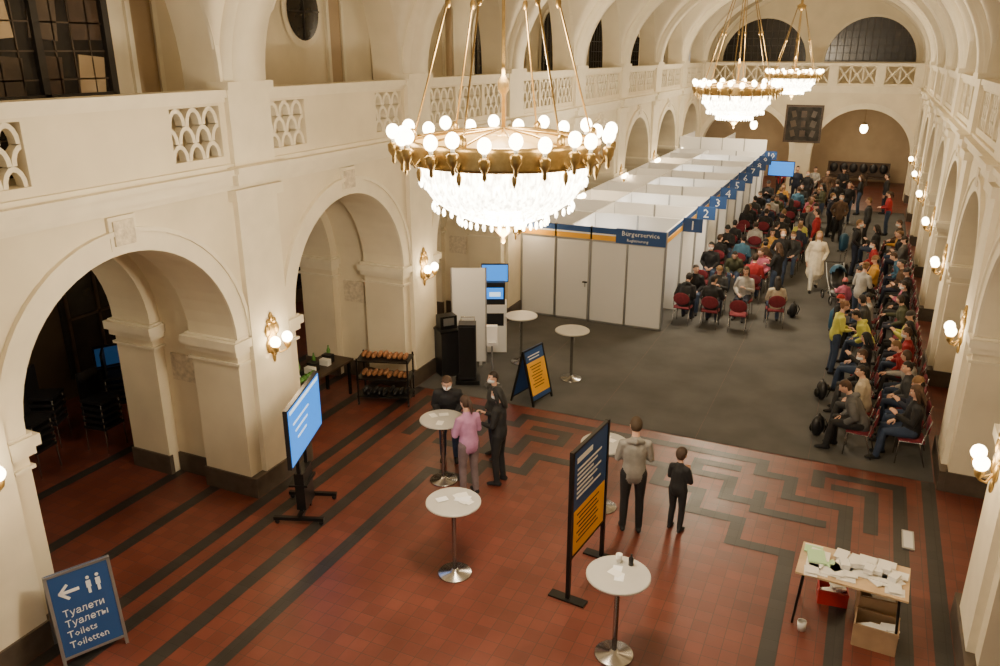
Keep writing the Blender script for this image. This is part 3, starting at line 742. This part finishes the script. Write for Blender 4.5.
def person(name,legs='stand',lean=0,arms=('down','down'),hair='short',bulk=.012,coat=0,hp=.0,hy=.0,mask=False,fem=False,bag=False,hs=1.0,kid=False):
    ph={'stand':.95,'walk':.94,'seat':.565,'crouch':.45}[legs]
    cl,sl=math.cos(lean),math.sin(lean)
    def U(p):
        x,y,z=p; return Vector((x,y*cl+z*sl,ph+z*cl-y*sl))
    sw=.15 if kid else .162 if fem else .178
    body=MB(); B=[]
    def limb(pts,rs,slot,hint=(1,0,0)):
        body.tube(pts,rs,SL[0],12,hint=hint)
        for i in range(len(pts)-1):
            r0=rs[i] if not isinstance(rs[i],tuple) else sum(rs[i])/2; r1=rs[i+1] if not isinstance(rs[i+1],tuple) else sum(rs[i+1])/2
            B.append((Vector(pts[i]),Vector(pts[i+1]),r0,r1,slot))
    b=bulk; wz=.135 if fem else .145
    limb([U((0,0,-.05)),U((0,0,.04)),U((0,.0,.15)),U((0,.01,.29)),U((0,0,.40)),U((0,-.005,.465))],
         [(.148+b,.115+b),(.158+b,.12+b),(wz+b,.10+b),(sw-.022+b,.12+b),(sw-.03+b,.105+b),(.085+b,.07+b)],2)
    limb([U((0,0,.44)),U((0,.01,.55)),U((0,.02,.64))],[(.062,.06),(.055,.055),(.055,.055)],0)
    limb([U((0,0,.435)),U((0,.0,.475))],[(.10+b,.07+b),(.075+b,.065+b)],2)
    hands=[]
    for s,an in ((1,arms[0]),(-1,arms[1])):
        e,w,hd=ARMS[an]
        sh=U((s*sw,0,.425)); el=U((s*e[0],e[1],e[2])); wr=U((s*w[0],w[1],w[2]))
        limb([U((s*.07,0,.43)),sh,sh*.5+el*.5,el,el*.5+wr*.5,wr],[.056+b,.054+b,.045+b,.038+b,.036+b*.8,.029+b*.5],2)
        d=Vector((s*hd[0],hd[1],hd[2])); d=Vector((d.x,d.y*cl+d.z*sl,d.z*cl-d.y*sl)).normalized()
        limb([wr,wr+d*.03],[.025,.024],0)
        nrm=(-s,0,0) if an in('down','pocket') else (0,0,-1) if an in('lap','out','fwd') else (0,-.4,-1)
        if an!='pocket': hands.append((wr+d*.02,d,nrm,(0,1,0) if an=='down' else (-s,0,0)))
    K={'stand':[((.095,0),(.105,.02,.50),(.11,-.03,.09)),((.095,0),(.105,.04,.50),(.115,.0,.09))],
       'walk':[((.095,0),(.10,.16,.52),(.10,.20,.09)),((.095,0),(.10,-.03,.50),(.10,-.28,.14))],
       'seat':[((.09,.02),(.115,.43,.53),(.12,.40,.09)),((.09,.02),(.13,.44,.53),(.13,.50,.09))],
       'crouch':[((.09,.02),(.14,.36,.55),(.13,.10,.09)),((.09,.02),(.13,.38,.30),(.13,.02,.13))]}[legs]
    for s,(h,k,a) in zip((1,-1),K):
        H=Vector((s*h[0],h[1],ph-.02)); k=Vector((s*k[0],k[1],k[2])); a=Vector((s*a[0],a[1],a[2]))
        hint=(1,0,0)
        limb([H,H*.55+k*.45,k,k*.6+a*.4,a],[.092+b*.5,.080+b*.4,.060+b*.3,.058+b*.3,.043+b*.5],3,hint)
        limb([a+Vector((0,-.045,-.045)),a+Vector((0,.03,-.045)),a+Vector((s*.01,.10,-.055)),a+Vector((s*.015,.16,-.06))],[(.038,.042),(.042,.045),(.045,.035),(.036,.026)],4)
    if coat:
        limb([U((0,0,.2)),U((0,0,0)),Vector((0,.0,ph-coat*.5)),Vector((0,0,ph-coat))],[(.15+b,.12+b),(.185+b,.145+b),(.20+b,.165+b),(.22+b,.18+b)],2)
        B.append((Vector((.1,0,ph-coat)),Vector((.1,0,ph)),.16,.16,2)); B.append((Vector((-.1,0,ph-coat)),Vector((-.1,0,ph)),.16,.16,2))
    if hair=='hood' or name=='man_hood':
        limb([U((-.08,-.06,.49)),U((0,-.11,.50)),U((.08,-.06,.49))],[.045,.052,.045],2)
    if bag:
        limb([U((0,-.2,.1)),U((0,-.2,.34))],[(.14,.08),(.13,.07)],5)
    me=body.mesh('tmp'); ob=bpy.data.objects.new('tmp',me); COL.objects.link(ob)
    r=ob.modifiers.new('r','REMESH'); r.mode='VOXEL'; r.voxel_size=.015
    sm=ob.modifiers.new('s','SMOOTH'); sm.factor=.5; sm.iterations=3
    dg=bpy.context.evaluated_depsgraph_get(); ev=bpy.data.meshes.new_from_object(ob.evaluated_get(dg))
    bpy.data.objects.remove(ob); bpy.data.meshes.remove(me)
    out=MB(); 
    for s_ in SL: out.mi(s_)
    vs=[v.co.copy() for v in ev.vertices]; groups={}
    for p in ev.polygons:
        c=p.center; best=9;bs=2
        for (a,bq,r0,r1,slot) in B:
            ab=bq-a; t=max(0,min(1,(c-a).dot(ab)/max(1e-9,ab.length_squared)))
            d=(c-(a+ab*t)).length/(r0+(r1-r0)*t)
            if d<best: best=d;bs=slot
        groups.setdefault(bs,[]).append(list(p.vertices))
    out.v=[tuple(v) for v in vs]
    for sidx,fs in groups.items():
        for f in fs: out.f.append(f); out.m.append(sidx); out.sm.append(True)
    bpy.data.meshes.remove(ev)
    for h in hands: hand(out,*h)
    hc=U((0,.035,.69 if not kid else .71)); R=Matrix.Rotation(hy,4,'Z')@Matrix.Rotation(-(lean*.6+hp),4,'X')
    out.T=Matrix.Translation(hc)@R@Matrix.Scale(hs,4)
    def hf(p,d):
        z=d.z
        if z<0: p.x*=1-.28*(-z)**1.6; 
        if z<0 and d.y<0: p.y*=1-.35*(-z)
        if z<-.2 and d.y>0: p.y*=1+.06
        return p
    out.ell((0,0,0),(.077,.096,.119),SL[0],20,16,fn=hf)
    out.tube([(0,.088,.018),(0,.104,-.012),(0,.112,-.03),(0,.094,-.038)],[.008,.010,.014,.009],SL[0],8)
    for s in (-1,1):
        out.ell((s*.031,.082,.012),(.014,.010,.009),SL[6],8,6); out.ell((s*.031,.0895,.012),(.0065,.005,.0065),SL[5],8,6)
        out.tube([(s*.017,.092,.033),(s*.045,.083,.034)],.0045,SL[1],5)
        out.ell((s*.077,-.005,-.005),(.010,.02,.032),SL[0],8,8)
    out.ell((0,.086,-.062),(.024,.009,.007),SL[7],10,6)
    if mask:
        out.ell((0,.006,-.045),(.076,.102,.058),SL[6],16,10,fn=lambda p,d:Vector((p.x*(1-.1*max(0,-d.z)),p.y+(.012*(1-abs(d.x))if d.y>0 else 0),p.z)),keep=lambda d:d.y>.1)
    if hair in('beanie',):
        out.ell((0,-.006,.03),(.088,.106,.105),SL[1],18,12,keep=lambda d:d.z>-.0)
        out.tube([( .087*math.cos(t),-.006+.105*math.sin(t),.032) for t in [2*math.pi*i/18 for i in range(19)]],.011,SL[1],6,cap=False)
        out.ell((0,-.03,-.03),(.078,.08,.08),SL[5],14,8,keep=lambda d:d.y<-.1)
    else:
        out.ell((0,-.01,.014),(.087,.102,.116),SL[1],22,18,keep=lambda d:(d.z>.52) or (d.y<.12 and d.z>-.05) or (d.y<-.15 and d.z>-.75) or (d.y<.45 and d.z>.25))
        if hair=='long':
            out.tube([(0,-.035,.05),(0,-.062,-.06),(0,-.075,-.16),(0,-.08,-.25)],[(.082,.06),(.088,.05),(.085,.04),(.06,.025)],SL[1],14,hint=(1,0,0))
            for s in (-1,1): out.tube([(s*.072,.0,.03),(s*.080,.0,-.07),(s*.075,.01,-.19)],[(.02,.035),(.02,.035),(.012,.02)],SL[1],8,hint=(1,0,0))
        if hair=='bun': out.ell((0,-.11,.05),.042,SL[1],12,10)
        if hair=='pony': out.tube([(0,-.10,.04),(0,-.15,.0),(0,-.155,-.1),(0,-.14,-.18)],[.03,.035,.03,.01],SL[1],10)
    out.T=Matrix.Identity(4)
    return out.mesh(name)
T={}
def tp(n,**k): T[n]=person(n,**k)
tp('man_stand',arms=('down','down'),hair='short',bulk=.016)
tp('man_hood',arms=('fwd','fwd'),hair='short',bulk=.012,lean=.03,hp=.15)
tp('man_pocket',arms=('pocket','pocket'),hair='hood',bulk=.022,mask=True)
tp('woman_stand',arms=('phone','fwd'),hair='long',bulk=.012,fem=True,hp=.3,mask=True)
tp('woman_bun',arms=('fwd','fwd'),hair='bun',bulk=.016,fem=True,hp=.3,lean=.12)
tp('woman_pony',arms=('fwd','fwd'),hair='pony',bulk=.020,fem=True,hp=.25,lean=.08)
tp('woman_coat',arms=('down','pocket'),hair='long',bulk=.03,coat=.42,fem=True,legs='walk')
tp('man_walk',legs='walk',arms=('down','fwd'),hair='beanie',bulk=.025,bag=True)
tp('man_lean',lean=.42,arms=('fwd','fwd'),hair='short',bulk=.02,mask=True,hp=.2)
tp('child_stand',arms=('phone','phone'),hair='short',bulk=.022,hs=1.22,hp=.1,kid=True)
tp('child_beanie',arms=('down','out'),hair='beanie',bulk=.04,hs=1.25,kid=True)
tp('seat_man',legs='seat',arms=('lap','lap'),hair='short',bulk=.025,lean=.08,hp=.2,mask=True)
tp('seat_woman',legs='seat',arms=('lap','phone'),hair='long',bulk=.025,fem=True,hp=.35)
tp('seat_lean',legs='seat',arms=('fwd','lap'),hair='hood',bulk=.03,lean=.45,hp=.2)
tp('seat_beanie',legs='seat',arms=('phone','phone'),hair='beanie',bulk=.035,lean=-.05,hp=.3)
tp('seat_bun',legs='seat',arms=('lap','lap'),hair='bun',bulk=.03,lean=.15,fem=True,hy=.5)
tp('seat_talk',legs='seat',arms=('out','lap'),hair='short',bulk=.028,lean=.2,hy=-.7)
tp('seat_child',legs='seat',arms=('phone','phone'),hair='pony',bulk=.02,lean=.1,hs=1.15,kid=True,hp=.3)
CM={}
def cm(c,rough=.85):
    k=tuple(c)
    if k not in CM: CM[k]=mat('cloth_%d'%len(CM),c,rough,var=.15,scale=9)
    return CM[k]
SKIN=mat('skin',(.62,.37,.27),.55); EYE=mat('eye_dark',(.01,.01,.01),.3); LIPS=mat('lips',(.42,.13,.11),.5); MASKM=mat('mask_white',(.78,.8,.82),.8)
HAIRS=[(.015,.01,.008),(.03,.018,.01),(.06,.03,.015),(.18,.10,.04),(.012,.012,.012)]
BLK=(.012,.012,.014); NAVY=(.015,.02,.04); GRY=(.10,.10,.10); LG=(.34,.33,.31); BEI=(.45,.39,.30); JEAN=(.03,.05,.10); DRED=(.30,.015,.02); YG=(.50,.50,.10); PINK=(.45,.12,.20); WHT=(.62,.60,.54); OLV=(.06,.065,.035); BRN=(.08,.045,.025); CY=(.04,.12,.20); PPL=(.42,.20,.36); MUS=(.45,.24,.04); DKG=(.035,.036,.038)
def P(kind,x,y,face,top,bot=BLK,hairc=None,h=1.0,name=None,z=0,shoe=BLK,dy=0):
    """face: world direction angle in degrees (0=+X, 90=+Y)"""
    me=T[kind]; nm=name or ('seated_child' if kind=='seat_child' else 'seated_person' if kind.startswith('seat') else 'standing_child' if kind.startswith('child') else 'standing_man' if kind.startswith('man') else 'standing_woman')
    o=put(nm,me,(x,y,z),math.radians(face-90),sc=h)
    ms=[SKIN,cm(hairc or random.choice(HAIRS),.7),cm(top),cm(bot),cm(shoe,.5),EYE,MASKM,LIPS]
    for i,m in enumerate(ms): o.material_slots[i].link='OBJECT'; o.material_slots[i].material=m
    return o
P('man_lean',-5.85,10.76,-65,BLK,JEAN,h=1.0); P('woman_pony',-5.04,9.90,150,PPL,(.16,.12,.13),(.05,.025,.015),h=.95)
P('woman_stand',-4.76,10.42,185,BLK,BLK,(.01,.01,.01),h=.96); P('man_pocket',-5.2,11.2,-130,DKG,NAVY,(.02,.012,.008),h=.90)
P('man_hood',-2.45,9.97,110,(.24,.23,.21),BLK,(.05,.03,.015),h=1.02); P('child_stand',-1.86,10.25,75,BLK,BLK,(.05,.03,.02),h=.74)
P('man_pocket',-2.0,24.2,-70,BLK,JEAN,z=CZ); P('woman_coat',-1.02,24.25,-80,(.66,.60,.48),WHT,(.3,.18,.08),z=CZ,h=1.02)
P('man_pocket',-.75,31.5,-80,BRN,BLK,z=CZ); P('woman_stand',-1.5,33.8,200,OLV,JEAN,z=CZ)
P('child_beanie',-.15,21.7,100,PINK,PINK,(.4,.1,.1),h=.62,z=CZ); P('woman_bun',.22,21.3,60,LG,JEAN,z=CZ,h=.95)
kinds=['seat_lean','seat_man','seat_woman','seat_beanie','seat_bun','seat_talk']
def seat(x,y,f,kd,t,b,h=None):
    f+=random.uniform(-7,7)
    put('conference_chair',CHM,(x,y,CZ),math.radians(f-90))
    if kd: P(kd,x,y,f+random.uniform(-4,4),t,b,z=CZ,h=h or random.uniform(.93,1.01))
rowA=[BLK,NAVY,DKG,LG,DRED,DRED,BLK,YG,None,OLV,None,BLK,PINK,BLK,BRN,None,CY,None,None,GRY,BLK,MUS,None,BRN]
for i,t in enumerate(rowA):
    seat(1.27+random.uniform(-.03,.03),14.0+.67*i,180,(kinds[(i*7+2)%6] if i not in(12,) else 'seat_child') if t else None,t or BLK,random.choice([BLK,JEAN,NAVY,DKG]),h=.8 if i==12 else None)
rowB=[(13.95,GRY,'seat_lean'),(14.8,BEI,'seat_bun'),(15.7,BLK,'seat_man'),(16.7,BLK,'seat_woman'),(18.5,YG,'seat_lean'),(19.5,DKG,'seat_talk'),(20.5,LG,'seat_child'),(22.7,BLK,'seat_lean'),(23.7,MUS,'seat_beanie'),(25.7,DRED,'seat_man'),(28.2,BLK,'seat_woman')]
for y,t,kd in rowB: seat(.50+random.uniform(-.08,.06),y,180,kd,t,random.choice([BLK,JEAN,DKG,GRY]),h=.8 if kd=='seat_child' else None)
P('woman_bun',-.16,17.7,20,YG,JEAN,(.2,.1,.05),h=.93,z=CZ); P('child_beanie',-.2,19.8,0,BLK,JEAN,DRED,h=.66,z=CZ)
P('man_pocket',-.05,26.6,0,BLK,NAVY,z=CZ); P('man_stand',.2,31.0,180,DKG,BLK,z=CZ)
ct=[BLK,BLK,NAVY,BLK,DKG,LG,BLK,DRED,BLK,OLV,PINK,BLK,CY,BRN,BLK,MUS,DKG,BLK,LG,BLK,NAVY,DRED,BLK,YG,BLK,BLK]
k=0
for r in range(14):
    y=19.75+1.27*r
    for c in range(3 if r<5 else 4):
        x=-3.85+.68*c+random.uniform(-.04,.04); yy=y+random.uniform(-.08,.08)
        q=random.random()
        if q<.10 and r>0: continue
        f=90 if r%2==0 else -90
        seat(x,yy,f,None if (r==0 and c==2) or (.10<q<.2 and r>0) else kinds[(k*5+r)%6],ct[k%len(ct)],random.choice([BLK,JEAN,NAVY]))
        k+=1
seat(-1.68,20.5,100,'seat_woman',BEI,JEAN)
for x,y,f,kd,t in ((-1.9,22.4,150,'woman_stand',BLK),(-1.3,27.8,170,'man_stand',DRED),(-1.5,29.6,-60,'man_walk',GRY),(-1.1,32.2,0,'man_pocket',NAVY),(-1.05,34.9,100,'man_stand',BLK),(-2.4,38.0,-90,'man_pocket',BLK),(-2.9,38.6,-80,'man_stand',NAVY),(-1.6,38.3,-90,'woman_coat',BRN),(-.6,35.2,-90,'man_stand',BLK),(-.2,37.4,180,'woman_stand',BLK),(-3.7,39.8,-90,'woman_stand',DRED),(-2.2,39.6,-90,'woman_pony',LG),(-1.0,39.9,-90,'man_walk',BLK),(.9,33.4,180,'woman_pony',DRED),(.8,38.0,180,'man_stand',BLK)):
    P(kd,x,y,f,t,random.choice([BLK,JEAN,NAVY]),z=CZ if y<38.5 else 0,h=random.uniform(.93,1.02))
for i in range(0,10,2): P('man_stand' if i%4 else 'woman_bun',PX1-1.85,PY+1.8*i+.9,0,NAVY if i%4 else WHT,BLK)
# ------------------------------------------------------------------ world
w=bpy.data.worlds.new('world'); bpy.context.scene.world=w; w.use_nodes=True
bg=w.node_tree.nodes['Background']; bg.inputs[0].default_value=(1,.90,.76,1); bg.inputs[1].default_value=.55
